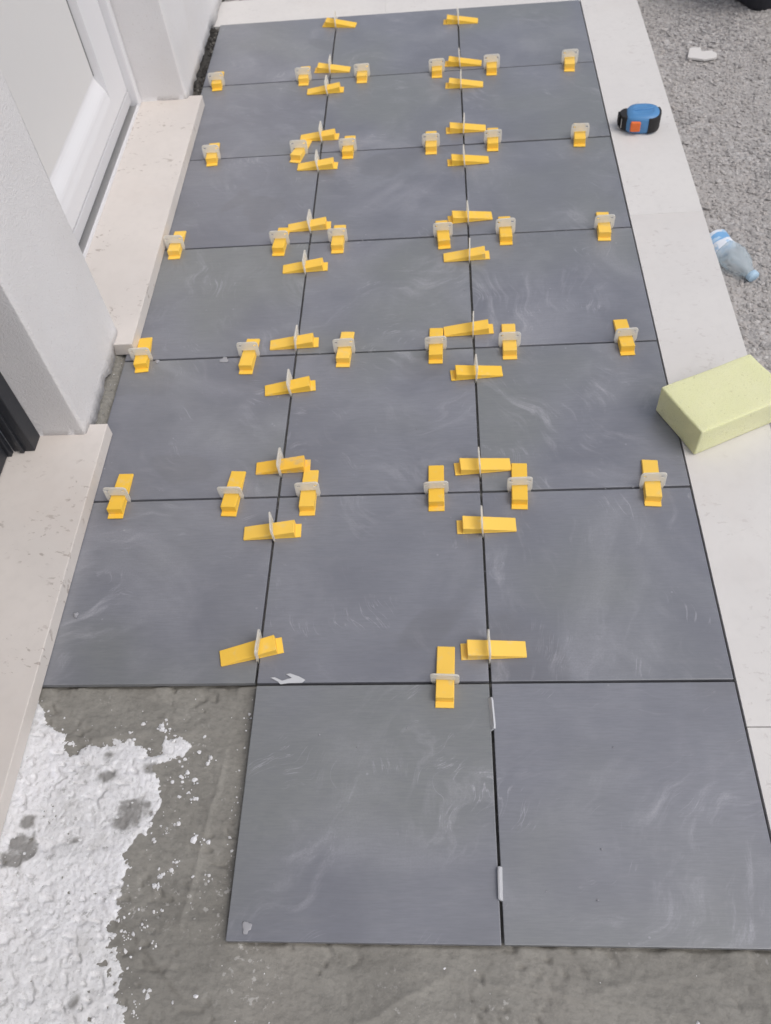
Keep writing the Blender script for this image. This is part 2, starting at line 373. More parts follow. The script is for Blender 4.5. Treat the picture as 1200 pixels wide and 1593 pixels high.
gap_fill('mortar_gap', .495, .735, M_MORT, .012, .005)
gap_fill('mortar_gap', 1.64, 2.12, M_DARKM, .006, .007)

# crumbled white plaster spread over the mortar
OUT = [(-60, 1060), (20, 1075), (52, 1085), (66, 1095), (76, 1122), (86, 1131), (112, 1150), (132, 1156), (104, 1163), (110, 1170), (145, 1156), (165, 1155), (190, 1150), (205, 1150), (232, 1166), (246, 1168), (258, 1147), (283, 1146), (294, 1156), (280, 1174), (255, 1183), (236, 1192), (247, 1212), (247, 1246), (236, 1268), (233, 1294), (205, 1312), (196, 1328), (204, 1347), (190, 1366), (187, 1400), (188, 1425), (168, 1440), (172, 1462), (186, 1472), (187, 1530), (184, 1550), (193, 1566), (196, 1600), (190, 1700), (-200, 1720)]
PG = np.array([U(u, v, -.010)[:2] for u, v in OUT])
xs = np.arange(-.74, -.42, .0019); ys = np.arange(-.66, .004, .0019); X, Y = np.meshgrid(xs, ys)
def poly_sd(X, Y, P):
    d = np.full(X.shape, 1e9); ins = np.zeros(X.shape, bool)
    for (ax, ay), (bx, by) in zip(P, np.roll(P, -1, 0)):
        ex, ey = bx - ax, by - ay; t = np.clip(((X - ax) * ex + (Y - ay) * ey) / (ex * ex + ey * ey), 0, 1)
        d = np.minimum(d, np.hypot(X - ax - t * ex, Y - ay - t * ey))
        cr = ((ay > Y) != (by > Y)) & (X < (bx - ax) * (Y - ay) / (by - ay + 1e-12) + ax); ins ^= cr
    return np.where(ins, d, -d)
S_ = poly_sd(X, Y, PG) + .008 * fbm(X * 60, Y * 60, 4, .7) + .006 * fbm(X * 190, Y * 190, 3, .6)
WEAR = np.zeros(X.shape)
for (u, v, ru, rv) in ((205, 1258, 26, 17), (188, 1276, 16, 10), (30, 1318, 20, 24), (12, 1335, 15, 12), (42, 1278, 10, 9), (165, 1207, 12, 6), (168, 1173, 6, 5), (113, 1558, 9, 13), (232, 1192, 10, 6), (115, 1306, 5, 4)):
    c = U(u, v, -.008)[:2]; k = U(u + ru, v, -.008)[0] - c[0]; l = U(u, v - rv, -.008)[1] - c[1]
    e = (np.sqrt(((X - c[0]) / k) ** 2 + ((Y - c[1]) / l) ** 2) - 1 + .7 * fbm(X * 70, Y * 70, 3)) * min(k, l)
    WEAR = np.maximum(WEAR, sstep(.007, -.005, e) * (.8 + .5 * fbm(X * 120, Y * 120, 3)))
hole = .5 + .5 * fbm(X * 130 + 9, Y * 130, 3, .6)
T = np.clip(S_ / .010, -1, 1); T = np.where(T > 0, np.sqrt(np.maximum(T, 0)), T)
HW = np.minimum(mortar_h(X, Y), -.0055) + .0028 * T - .0005 + np.where(T > 0, .0010 * fbm(X * 210, Y * 210, 3, .75) - .0020 * sstep(.66, .84, hole) + .0006 * fbm(X * 48, Y * 48, 3) + .002 * fbm(X * 22, Y * 22, 2), -.001)
HW = HW + .004 * sstep(-.675, -.70, X) * (T > 0)
WEAR = np.clip(WEAR + .9 * sstep(.004, -.001, S_) * vnoise(X * 90, Y * 90), 0, 1)
HW = HW - .0012 * WEAR
pm = grid_mesh('white_plaster', X, Y, HW, keep=(S_ > -.003))
vc = np.empty(len(pm.vertices) * 3, np.float32); pm.vertices.foreach_get('co', vc); vc = vc.reshape(-1, 3)
ix = np.clip(np.rint((vc[:, 0] - xs[0]) / .0019).astype(int), 0, len(xs) - 1); iy = np.clip(np.rint((vc[:, 1] - ys[0]) / .0019).astype(int), 0, len(ys) - 1)
at = pm.attributes.new('wear', 'FLOAT', 'POINT'); at.data.foreach_set('value', WEAR[iy, ix].astype(np.float32))
pl = mesh_obj('white_plaster', pm, M_PLAST)
tag(pl, 'crumbly white plaster spread over grey mortar below the door step', 'plaster', kind='stuff')
# loose crumbs
cr = []
tree_pts = np.concatenate([scatter(1700, -.72, -.37, -.62, -.01), np.column_stack([-.358 - .012 * rng.random(70) ** 2, -.34 + .33 * rng.random(70)]), scatter(60, -.36, .3, -.62, -.37), scatter(40, -.735, -.706, .51, .72)])
sdv = poly_sd(tree_pts[:, 0], tree_pts[:, 1], PG)
for (x, y), s in zip(tree_pts, sdv):
    if x < -.705 and y < .4: continue
    if s < -.002 and rng.random() > math.exp(s / .016) * .9 + (.75 if x > -.372 or y > .4 else .04): continue
    if s > .004 and rng.random() > .25: continue
    if (y > 0 and y < .4) or (x > -.355 and y > -.353): continue
    cr.append((x, y, s))
for (u, v) in ((325, 1181), (293, 1228), (296, 1240), (300, 1214), (281, 1204), (258, 1292), (272, 1277), (271, 1340), (266, 1355), (247, 1365), (243, 1380), (318, 1362), (305, 1298), (318, 1310), (243, 1413), (190, 1452), (200, 1455), (170, 1455), (222, 1440), (262, 1135), (248, 1130), (255, 1120), (204, 1580), (212, 1560), (226, 1540), (240, 1470)):
    for _ in range(5):
        q = U(u + rng.normal() * 4, v + rng.normal() * 4, -.008); cr.append((q[0], q[1], -.01))
cr = np.array(cr); n = len(cr)
cz = np.minimum(mortar_h(cr[:, 0], cr[:, 1]), -.0055) + np.where(cr[:, 2] > 0, .0030, .0002)
cz = np.where(cr[:, 1] > .4, -.002, cz)
cs = .0006 + .0026 * rng.random(n) ** 3.5; cs[-130:] = .0009 + .0036 * rng.random(130) ** 2.4
tag(mesh_obj('plaster_crumbs', stones_mesh('plaster_crumbs', np.column_stack([cr[:, :2], cz]), cs, .6, .3), M_PLAST), 'white plaster crumbs scattered over the grey mortar', 'crumbs', kind='stuff')
# grey rubble in the open gaps along the wall foot
g = scatter(420, -.728, -.7045, 1.67, 2.105)
tag(mesh_obj('gap_rubble', stones_mesh('gap_rubble', np.column_stack([g, np.where(g[:, 1] > 1, -.009, -.006) + .006 * rng.random(len(g))]), .001 + .003 * rng.random(len(g)) ** 2, .8), M_DARKM), 'small dark rubble in the gap along the wall foot', 'rubble', kind='stuff')

# ------------------------------------------------------------------ tiled floor
PITCH = .352; TS = PITCH - .0040
floor = empty('tiled_floor'); tag(floor, kind='structure')
tile_me = from_bm('tile', box_bm((-TS / 2, -TS / 2, TZ), (TS / 2, TS / 2, 0), .0011, 2)); tile_me.materials.append(M_TILE)
def add_tile(i, j):
    o = bpy.data.objects.new('tile', tile_me)
    o.location = ((i + .5) * PITCH + random.uniform(-.0004, .0004), (j + .5) * PITCH + random.uniform(-.0004, .0004), random.uniform(-.0004, .0004))
    o.rotation_euler = (random.uniform(-.0008, .0008), random.uniform(-.0008, .0008), random.uniform(-.0012, .0012))
    return link(o, floor)
for j in range(-1, 6):
    for i in (-2, -1, 0):
        if j == -1 and i == -2: continue
        add_tile(i, j)

# ------------------------------------------------------------------ pale stone border
border = empty('stone_border'); tag(border, kind='structure')
def slab(lo, hi): return box('slab', lo, hi, M_STRIP, border, .0006)
SX0, SX1, SZ = .3535, .510, -.0015
for y0, y1 in ((-1.05, -.0705), (-.0690, 1.1002), (1.1004, 2.264)): slab((SX0, y0, -.05), (SX1, y1, SZ))
for x0, x1 in ((-.78, -.2103), (-.2101, .3520)): slab((x0, 2.1062, -.05), (x1, 2.264, SZ))

# ------------------------------------------------------------------ house wall, sills and doors
house = empty('house', (-.9, .6, 0))
tag(house, 'house front in rough white render with a white and an anthracite door', 'house')
def hp(o): o.matrix_parent_inverse = Matrix.Translation((.9, -.6, 0)); return o
def pier(y0, y1, zb):
    """rendered wall pier; zb(y) = ragged lower edge of its front face"""
    r = .007; xw, xb = -.718, -1.02
    pts = [(xb, y0)] + [(x, y0) for x in np.linspace(xb + .02, xw - r, 24)]
    pts += [(xw - r + r * math.sin(a), y0 + r - r * math.cos(a)) for a in np.linspace(0, math.pi / 2, 6)[1:]]
    pts += [(xw, y) for y in np.arange(y0 + r + .004, y1 - r, .005)]
    pts += [(xw - r + r * math.cos(a), y1 - r + r * math.sin(a)) for a in np.linspace(0, math.pi / 2, 6)]
    pts += [(x, y1) for x in np.linspace(xw - r - .01, xb, 20)]
    P = np.array(pts); n = len(P)
    zs = [None, .045, .07, .11, .17, .26, .4, .7, 1.2, 2.0, 2.7]
    rows = []
    for z in zs:
        front = P[:, 0] > xw - .004
        zz = np.where(front, zb(P[:, 1]), .020) if z is None else np.full(n, z)
        lump = .0016 * fbm(P[:, 1] * 9 + zz * 5 + 3, P[:, 0] * 9 + zz * 9, 3)
        foot = .003 * np.exp(-np.maximum(zz - .02, 0) / .04) * (1 + 1.2 * fbm(P[:, 1] * 60, zz * 60, 2))
        rows.append(np.column_stack([P[:, 0] + np.where(front, lump + foot - .002, 0), P[:, 1] + np.where(front, 0, lump * .5), zz]))
    V = np.concatenate(rows); F = []
    for k in range(len(zs) - 1):
        a = np.arange(n - 1) + k * n; F.append(np.stack([a, a + 1, a + 1 + n, a + n], -1))
    V = np.concatenate([V, rows[0] * [0, 1, 1] + np.array([[-.745, 0, 0]])])   # return of the ragged edge
    a = np.arange(n - 1); b = np.arange(n - 1) + len(zs) * n; F.append(np.stack([b, b + 1, a + 1, a], -1))
    o = mesh_obj('wall', np_mesh('wall', V, np.concatenate(F), True), M_WALL, house); return hp(o)
def zb_near(y):
    z = .012 + .010 * fbm(y * 30, y * 0 + 2, 4, .6) + .010 * np.exp(-((y - .62) / .05) ** 2)
    return np.where((y < .512) | (y > .718), .0285, np.clip(z, .001, .04))
def zb_far(y):
    z = .020 + .012 * fbm(y * 22, y * 0 + 8, 4, .6) - .016 * sstep(2.05, 2.12, y)
    return np.where(y < 1.664, .0285, np.clip(z, .0005, .05))
pier(.485, .765, zb_near); pier(1.645, 3.4, zb_far); pier(-1.9, -.62, lambda y: .03 + 0 * y)
def hb(name, lo, hi, mat, bev=0.0, parent=None):
    o = box(name, lo, hi, mat, parent or house, bev)
    return hp(o) if parent is None else o
hb('wall_foundation', (-1.02, -1.9, -.06), (-.745, 3.4, .0), M_DARKM)
hb('lintel', (-1.02, -.62, 2.12), (-.7205, .485, 2.7), M_WALL); hb('lintel', (-1.02, .765, 2.12), (-.7205, 1.645, 2.7), M_WALL)
s1 = hb('door_sill', (-.95, -.80, .0010), (-.684, .510, .030), M_SILL, .0016); s1['label'] = 'cream stone sill under the anthracite door'
s2 = hb('door_sill', (-.95, .7215, .0010), (-.681, 1.661, .030), M_SILL, .0016); s2['label'] = 'cream stone sill under the white door'
hb('sill_bedding', (-.95, -.80, -.055), (-.7045, .488, .0006), M_MORT)
# white door
wd = hp(link(bpy.data.objects.new('white_door', None), house))
YB, YA = .765, 1.644
def wb(name, lo, hi, mat, bev=0.0): return box(name, lo, hi, mat, wd, bev)
wb('door_jamb', (-.905, 1.619, .0305), (-.840, YA, 2.12), M_PVC, .004)
wb('door_jamb', (-.905, YB + .0005, .0305), (-.840, YB + .03, 2.12), M_PVC, .004)
wb('door_head', (-.905, YB + .03, 2.08), (-.840, 1.619, 2.118), M_PVC, .004)
wb('door_track', (-.905, YB + .03, .0302), (-.8465, 1.6185, .0345), M_ALU, .001)
wb('track_lip', (-.8464, YB + .03, .0302), (-.8420, 1.6185, .0385), M_PVC, .0005)
wb('door_seal', (-.880, YB + .031, .0346), (-.866, 1.618, .0458), M_GASK)
wb('weather_bar', (-.874, YB + .031, .046), (-.8585, 1.618, .0750), M_PVC2, .002)
wb('leaf_gap', (-.878, YB + .031, .0751), (-.868, 1.618, .0779), M_GASK)
# leaf: flat stiles between them a moulded bottom rail
x0 = -.860
prof = [(-.905, .0780), (x0 - .001, .0780), (x0, .0795), (x0, .118)]
for a in np.linspace(0, 1, 12): prof.append((x0 - .004 * sstep(0, .35, a) - .019 * sstep(.3, 1, a), .118 + .064 * a))
prof += [(-.905, .182)]
bm = prism_bm(prof, YB + .12, 1.4898, 'y'); o = mesh_obj('bottom_rail', from_bm('bottom_rail', bm), M_PVC, wd)
wb('stile', (-.905, 1.4902, .0780), (x0, 1.618, 2.078), M_PVC, .0015)
wb('stile', (-.905, YB + .031, .0780), (x0, YB + .1198, 2.078), M_PVC, .0015)
wb('door_panel', (-.904, YB + .151, .183), (-.8815, 1.4870, 2.07), M_PANEL)
wb('panel_seal', (-.9035, 1.4872, .183), (-.8805, 1.4898, 2.07), M_GASK)
# anthracite door
ad = hp(link(bpy.data.objects.new('anthracite_door', None), house))
def ab(name, lo, hi, mat, bev=0.0): return box(name, lo, hi, mat, ad, bev)
ab('door_jamb', (-.846, .448, .0305), (-.806, .4845, 2.118), M_ANTH, .002)
ab('jamb_rib', (-.860, .436, .0305), (-.8465, .4475, 2.118), M_ANTH, .0015)
ab('jamb_rib', (-.832, .4425, .0325), (-.824, .4478, 2.118), M_ANTH, .001)
ab('door_leaf', (-.90, -.60, .034), (-.8605, .4355, 2.118), M_ANTHP, .002)
ab('leaf_frame', (-.8603, .372, .034), (-.853, .4355, 2.118), M_ANTH, .002)
ab('leaf_frame', (-.8603, -.60, .034), (-.853, .3715, .10), M_ANTH, .002)

# ------------------------------------------------------------------ levelling wedges and clips
L, Wd = .098, .0262
def wedge_mesh(mat, name):
    bm = prism_bm([(-L / 2, .0), (L / 2 - .0088, .0), (L / 2 - .0088, .0), (L / 2 - .0098, .0158), (-L / 2, .0030)][:2] + [(L / 2 - .0098, .0158), (-L / 2, .0030)], -Wd / 2, Wd / 2, 'y', .0007)
    box_bm((-L / 2 + .0005, -Wd / 2 - .0005, 0), (L / 2, Wd / 2 + .0005, .0021), .0005, 1, bm)
    me = from_bm(name, bm); me.materials.append(mat); return me
W_ME = wedge_mesh(M_YEL, 'levelling_wedge'); W_MED = wedge_mesh(M_YELD, 'levelling_wedge')
def clip_mesh():
    cu = bpy.data.curves.new('c', 'CURVE'); cu.dimensions = '2D'; cu.fill_mode = 'BOTH'; cu.extrude = .0010; cu.bevel_depth = .0003; cu.bevel_resolution = 0
    def sp(pts):
        s = cu.splines.new('POLY'); s.points.add(len(pts) - 1); s.use_cyclic_u = True
        for p_, (a, b) in zip(s.points, pts): p_.co = (a, b, 0, 1)
    w2, h = .0208, .0350; r = .006
    o = [(-.019, -.009), (.019, -.009), (.019, .0), (w2, .006)]
    o += [(w2 - r + r * math.cos(a), h - r + r * math.sin(a)) for a in np.linspace(0, math.pi / 2, 5)]
    o += [(-w2 + r + r * math.cos(a), h - r + r * math.sin(a)) for a in np.linspace(math.pi / 2, math.pi, 5)]
    o += [(-w2, .006), (-.019, .0)]
    sp(o); sp([(-.0142, .0006), (.0142, .0006), (.0142, .0165), (-.0142, .0165)])
    for s in (-1, 1): sp([(s * .0148 - .0030, .0248), (s * .0148 + .0030, .0248), (s * .0148 + .0030, .0290), (s * .0148 - .0030, .0290)])
    ob = bpy.data.objects.new('c', cu); COL.objects.link(ob)
    dg = bpy.context.evaluated_depsgraph_get(); me = bpy.data.meshes.new_from_object(ob.evaluated_get(dg))
    me.name = 'levelling_clip'; me.materials.clear(); me.materials.append(M_CLIP)
    me.transform(Matrix.Rotation(math.pi / 2, 4, 'X'))
    bpy.data.objects.remove(ob); return me
C_ME = clip_mesh()
ORD = ['first', 'second', 'third', 'fourth', 'fifth', 'sixth', 'seventh', 'eighth', 'ninth', 'tenth', 'eleventh', 'twelfth']
def put_pair(thin, thick, cx, cy, along_x, where, dirty=False, yaw=None):
    """thin/thick: ground points of the wedge ends; the clip stands in the joint at cx, cy"""
    d = np.array(thick[:2]) - np.array(thin[:2]); ang = math.atan2(d[1], d[0])
    mid = (np.array(thick[:2]) + np.array(thin[:2])) / 2
    o = mesh_obj('levelling_wedge', W_MED if dirty else W_ME); o.location = (mid[0], mid[1], .0005); o.rotation_euler = (0, 0, ang)
    tag(o, ('mortar-smeared ' if dirty else '') + 'yellow wedge ' + where, 'wedge', 'yellow tile levelling wedges')
    c = mesh_obj('levelling_clip', C_ME); c.location = (cx, cy, .0006)
    y = (0 if along_x else math.pi / 2) + (yaw if yaw is not None else random.uniform(-.05, .05))
    c.rotation_euler = (random.uniform(-.10, .10), 0, y)
    tag(c, 'milky plastic clip ' + where, 'clip', 'milky tile levelling clips')
# wedges across the two long joints: (left end, right end, side of the thick end), listed from the far end
S1 = [((503, 37), (554, 38), 'L'), ((490, 108), (545, 107), 'L'), ((478, 142), (535, 138), 'R'), ((467, 214), (528, 211), 'R'), ((463, 259), (525.6, 256), 'R'), ((448, 354), (515, 349), 'R'), ((440, 418), (510, 413), 'R'), ((420, 536), (496, 531), 'R'), ((412, 607), (491, 598), 'R'), ((398.6, 728), (482.6, 723), 'R'), ((379, 829), (469, 824), 'R'), ((341.5, 1024), (440.6, 1002), 'R')]
S2 = [((690, 33), (744, 31), 'L'), ((693, 98), (749, 97), 'L'), ((693, 132), (752, 130), 'L'), ((694, 202), (756, 198), 'L'), ((696, 252), (761, 247), 'L'), ((697, 341), (766, 334), 'L'), ((690, 400), (762, 395), 'R'), ((691, 515), (767.4, 510), 'R'), ((701, 583), (782, 576), 'L'), ((707, 729), (795, 721), 'L'), ((710, 819), (804, 815), 'L'), ((716, 1013), (820, 1009), 'L')]
for k_, (rows, sx, nm) in enumerate(((S1, -PITCH, 'house'), (S2, 0.0, 'pale border'))):
    for n_, (a, b, side) in enumerate(rows):
        pa, pb = U(*a, .004), U(*b, .004)
        thin, thick = (pb, pa) if side == 'L' else (pa, pb)
        mid = (pa + pb) / 2; dv = (thick - thin)[:2]; dv /= np.hypot(*dv)
        c = mid[:2]; thin2, thick2 = c - dv * L / 2, c + dv * L / 2
        cy = c[1] + dv[1] / dv[0] * (sx - c[0])
        put_pair(thin2, thick2, sx, cy, False, 'across long joint nearer the %s, %s from bare mortar' % (nm, ORD[len(rows) - 1 - n_]), dirty=(k_ == 0 and n_ == 9), yaw=.16 if (k_ == 0 and n_ == 10) else None)
# wedges across the cross joints: (thick end px, thin end px or None), per joint from the far one
VR = {5: [((338, 142), None), ((472.5, 134), None), ((563, 130), None), ((680, 122), None), ((765, 118), None), ((886, 112), None)],
      4: [((330, 259), None), ((459, 254), (477, 218)), ((541, 248), None), ((671, 241), None), ((766.7, 236), None), ((901.7, 229), None)],
      3: [((271, 404), (280, 362)), ((433, 399), (442, 355)), ((525, 395), (529, 351.5)), ((692, 388), (687, 343)), ((788, 382), (784.6, 338)), ((940.6, 375.4), (937.4, 331))],
      2: [((220.7, 580), (226.7, 526)), ((382.4, 583), (393.8, 529.4)), ((533.5, 572), (541, 517.7)), ((678, 566.5), (679, 511)), ((793.7, 560), (791, 505.7)), ((977, 553.5), (965, 497))],
      1: [((179.8, 807.5), (196, 738)), ((356, 804), (371, 734)), ((478, 803), (484, 733)), ((679.4, 796), (678.6, 726)), ((808.6, 793), (807.8, 721)), ((1016, 788.4), (1011, 717))],
      0: [((692, 1102), (694, 1007.6))]}
for j, rows in VR.items():
    for n_, (a, b) in enumerate(rows):
        thick = U(*a, .0)[:2]
        if b is None: dv = thick - U(a[0] + (a[0] < 600) * 3, a[1] - 30, .004)[:2]
        else: dv = thick - U(*b, .004)[:2]
        dv /= np.hypot(*dv); thin = thick - dv * L
        jy = j * PITCH; cx = thick[0] + dv[0] / dv[1] * (jy - thick[1])
        where = 'on the cross joint nearest the bare mortar' if j == 0 else 'on %s cross joint from bare mortar, %s from the house wall' % (ORD[j], ORD[n_])
        put_pair(thin, thick, cx, jy, True, where)
# clip stubs left standing in the front joint, and a snapped clip
def stub(px0, px1, label, lean):
    a, b = U(*px0), U(*px1); ln = math.hypot(*(a - b)[:2]); m = (a + b) / 2
    bm = prism_bm([(-ln / 2, -.006), (ln / 2, -.006), (ln / 2 - .001, .0055), (ln / 2 - .006, .0068), (-ln / 2 + .006, .0064), (-ln / 2 + .001, .0052)], -.0016, .0016, 'y', .0004)
    o = mesh_obj('clip_stub', from_bm('clip_stub', bm), M_CLIPW); o.location = (m[0], m[1], .0005)
    o.rotation_euler = (lean, 0, math.atan2((a - b)[1], (a - b)[0])); tag(o, label, 'clip stub', 'clip stubs in the front joint')
M_CLIPW = mat_plastic('white_clip_plastic', (.55, .56, .58), None, .4, .25)
stub((762, 1086), (767, 1136), 'white clip stub without a wedge in the front joint, nearer the cross joint', .55)
stub((779, 1348), (780, 1402), 'white clip stub without a wedge in the front joint, nearer the front edge', -.45)
PX = [(275, 365), (320, 360), (395, 395), (495, 365), (435, 328), (480, 320), (570, 350), (635, 385), (600, 415), (450, 420), (375, 432), (350, 405)]
pp = np.array([U(380 + a / 6.667, 1000 + b / 6.667, .001)[:2] for a, b in PX]); c0 = pp.mean(0)
o = mesh_obj('broken_clip', from_bm('broken_clip', prism_bm([tuple(q - c0) for q in pp], 0, .0016, 'z', .0003)), M_CLIPW); o.location = (c0[0], c0[1], .0006); o.rotation_euler = (.02, .015, 0)
tag(o, 'snapped pale clip with two prongs lying over a tile joint', 'broken clip')

# ------------------------------------------------------------------ small crumbs on the tiles
def splash(u, v, rx, ry, h, label, mat, name='mortar_splash'):
    c = U(u, v)
    bm = bmesh.new(); bmesh.ops.create_icosphere(bm, subdivisions=3, radius=1)
    for vv in bm.verts:
        k = 1 + .22 * math.sin(3 * math.atan2(vv.co.y, vv.co.x) + u) + .10 * math.sin(7 * math.atan2(vv.co.y, vv.co.x) + v)
        vv.co = Vector((vv.co.x * rx * k, vv.co.y * ry * k, max(vv.co.z, -.05) * h))
    o = mesh_obj(name, from_bm(name, bm, True), mat); o.location = (c[0], c[1], .0008); tag(o, label, 'mortar blob')
M_DUST = mat_plastic('dried_pale_mortar', (.29, .29, .31), (.34, .34, .36), .85, .4, (.3, .3, .3), 120)
splash(119, 957.5, .0040, .0045, .005, 'small pale mortar crumb lying on the tile beside the sill', M_DUST, 'mortar_crumb')
splash(349, 560.5, .0085, .0075, .0009, 'flat pale mortar spot on a tile by the second cross joint', M_DUST)
splash(384, 1443, .0060, .0075, .0008, 'round pale mortar spot at the front corner of a tile', M_DUST)
splash(245, 563, .0042, .0050, .002, 'tiny pale mortar spot beside a wedge near the house wall', M_DUST)
cp = [U(rng.uniform(120, 1100), rng.uniform(60, 1440)) for _ in range(80)]
cp = np.array([c for c in cp if -.69 < c[0] < .35 and -.35 < c[1] < 2.1 and not (c[0] < -.35 and c[1] < .0)])
jn = np.array([[(rng.choice([-PITCH, 0]) if rng.random() < .5 else rng.uniform(-.68, .34)), 0, 0] for _ in range(130)])
jn[:, 1] = np.where(np.isin(jn[:, 0], [-PITCH, 0]), rng.uniform(0, 2.08, 130), rng.integers(1, 6, 130) * PITCH) + rng.normal(size=130) * .0008
cp = np.concatenate([cp * [1, 1, 0] + [0, 0, .0006], jn + [0, 0, -.001]])
tag(mesh_obj('tile_grit', stones_mesh('tile_grit', cp, .0004 + .0011 * rng.random(len(cp)) ** 3, .6), M_DUST), 'fine pale grit on the dark tiles and in their joints', 'grit', kind='stuff')

# ------------------------------------------------------------------ sponge
def sponge():
    lx, ly, lz = .186, .117, .060
    bm = bmesh.new(); bmesh.ops.create_cube(bm, size=1)
    for v in bm.verts: v.co = Vector((v.co.x * lx, v.co.y * ly, (v.co.z + .5) * lz))
    bmesh.ops.bevel(bm, geom=list(bm.edges), offset=.0034, segments=3, profile=.5, affect='EDGES')
    bmesh.ops.subdivide_edges(bm, edges=[e for e in bm.edges if e.calc_length() > .03], cuts=9, use_grid_fill=True)
    for v in bm.verts:
        n = fbm(np.array([v.co.x * 14 + 4]), np.array([v.co.y * 14 + v.co.z * 9]), 2)[0]
        v.co.x += .0016 * n; v.co.y += .0013 * n * (1 if v.co.y > 0 else -1)
        if v.co.z > .03: v.co.z += .0014 * n
    me = from_bm('sponge', bm, True)
    k = NT('yellow_green_foam'); p = k.coord()
    pore = k.ramp(k.vor(p, 420), .12, .42, 1, 0); n = k.noise(p, 9, 4)
    col = k.mix(k.ramp(n, .35, .7), (.74, .745, .45), (.78, .775, .50)); col = k.mix(k.math('MULTIPLY', pore, .30), col, (.50, .50, .24)); big = k.math('MULTIPLY', k.ramp(k.vor(k.vmath('ADD', p, k.vmath('SCALE', k.noise(p, 60, 2, .5, 0, 'Color'), .02)), 130), .10, .26, 1, 0), k.ramp(k.noise(p, 40, 2), .42, .6)); col = k.mix(k.math('MULTIPLY', big, .4), col, (.46, .45, .22)); col = k.mix(k.math('MULTIPLY', k.ramp(k.noise(p, 17, 5, .7), .55, .8), .35), col, (.58, .56, .40))
    b = k.bsdf(col, .95, k.bump(k.math('SUBTRACT', k.vor(p, 420), big), .4, .0011), Specular_IOR_Level=.1)
    b.inputs['Subsurface Weight'].default_value = .35; b.inputs['Subsurface Radius'].default_value = (1, 1, .5); b.inputs['Subsurface Scale'].default_value = .006
    o = mesh_obj('sponge', me, k.m)
    a = np.array([.3185, .524]); d = np.array([.167, .077]); d /= np.hypot(*d); e = np.array([d[1], -d[0]])
    c = a + d * lx / 2 + e * ly / 2
    o.location = (c[0], c[1], .0006); o.rotation_euler = (0, 0, math.atan2(d[1], d[0]))
    tag(o, 'pale yellow-green foam block sponge on the stone border overlapping the tiles', 'sponge')
sponge()

# ------------------------------------------------------------------ tape measure lying on its side
def tape():
    t = empty('tape_measure', (.424, 1.442, SZ + .0005)); t.rotation_euler = (0, 0, -.10)
    tag(t, 'blue and black tape measure with orange button on the stone border', 'tape measure')
    def outline(g=0.0):
        raw = [(-.031, -.033), (.014, -.036), (.034, -.028), (.043, -.010), (.043, .014), (.033, .031), (.010, .037), (-.022, .034), (-.036, .020), (-.038, -.018)]
        P = np.array(raw); c = P.mean(0)
        P = c + (P - c) * (1 + g / .038)
        for _ in range(2):
            Q = []
            for a, b in zip(P, np.roll(P, -1, 0)): Q += [a * .75 + b * .25, a * .25 + b * .75]
            P = np.array(Q)
        return [tuple(q) for q in P]
    def shell(name, rings, mat):
        bm = bmesh.new(); R_ = []
        for g, z in rings: R_.append([bm.verts.new((x, y, z)) for x, y in outline(g)])
        n = len(R_[0])
        for a, b in zip(R_, R_[1:]):
            for i in range(n): bm.faces.new((a[i], a[(i + 1) % n], b[(i + 1) % n], b[i]))
        bm.faces.new(R_[0][::-1]); bm.faces.new(R_[-1])
        return mesh_obj(name, from_bm(name, bm, True), mat, t)
    shell('case', [(-.010, .0), (-.003, .002), (.0, .008), (.0005, .0215), (.0, .035), (-.004, .0405), (-.012, .0435), (-.016, .0438), (-.018, .0428), (-.022, .0426)], M_BLUE)
    # moulded rib across the upward side
    shell_pts = [(-.022, -.004), (.020, .004), (.028, .010), (.018, .0105), (-.020, .0035)]
    mesh_obj('side_rib', from_bm('side_rib', prism_bm(shell_pts, .0420, .0446, 'z', .0008, 2), True), M_BLUE, t)
    # rubber grip wraps the rim on the right
    ol = outline(.0022); il = outline(-.006)
    sel = [i for i, (x, y) in enumerate(ol) if x > .008 and y < .022]
    st = [i for i in range(len(ol)) if i in sel and (i - 1) % len(ol) not in sel][0]; seq = [(st + k) % len(ol) for k in range(len(sel))]
    poly = [ol[i] for i in seq] + [il[i] for i in reversed(seq)]
    mesh_obj('grip', from_bm('grip', prism_bm(poly, .0035, .0388, 'z', .0012, 2), True), M_RUBBER, t)
    box('lock_button', (-.0265, -.0408, .010), (-.0035, -.032, .0335), M_ORANGE, t, .0035, 3)
    bm = prism_bm([(-.034, -.026), (-.046, -.020), (-.052, -.006), (-.051, .006), (-.044, .015), (-.034, .020)], .004, .038, 'z', .003, 2)
    mesh_obj('mouth', from_bm('mouth', bm), M_RUBBER, t)
    for i in range(4): box('mouth_tooth', (-.0545, -.012 + i * .006, .010), (-.0505, -.0085 + i * .006, .034), M_RUBBER, t, .0008, 1)
    box('end_hook', (-.0475, -.0225, .010), (-.0465, -.017, .033), M_STEEL, t)
tape()

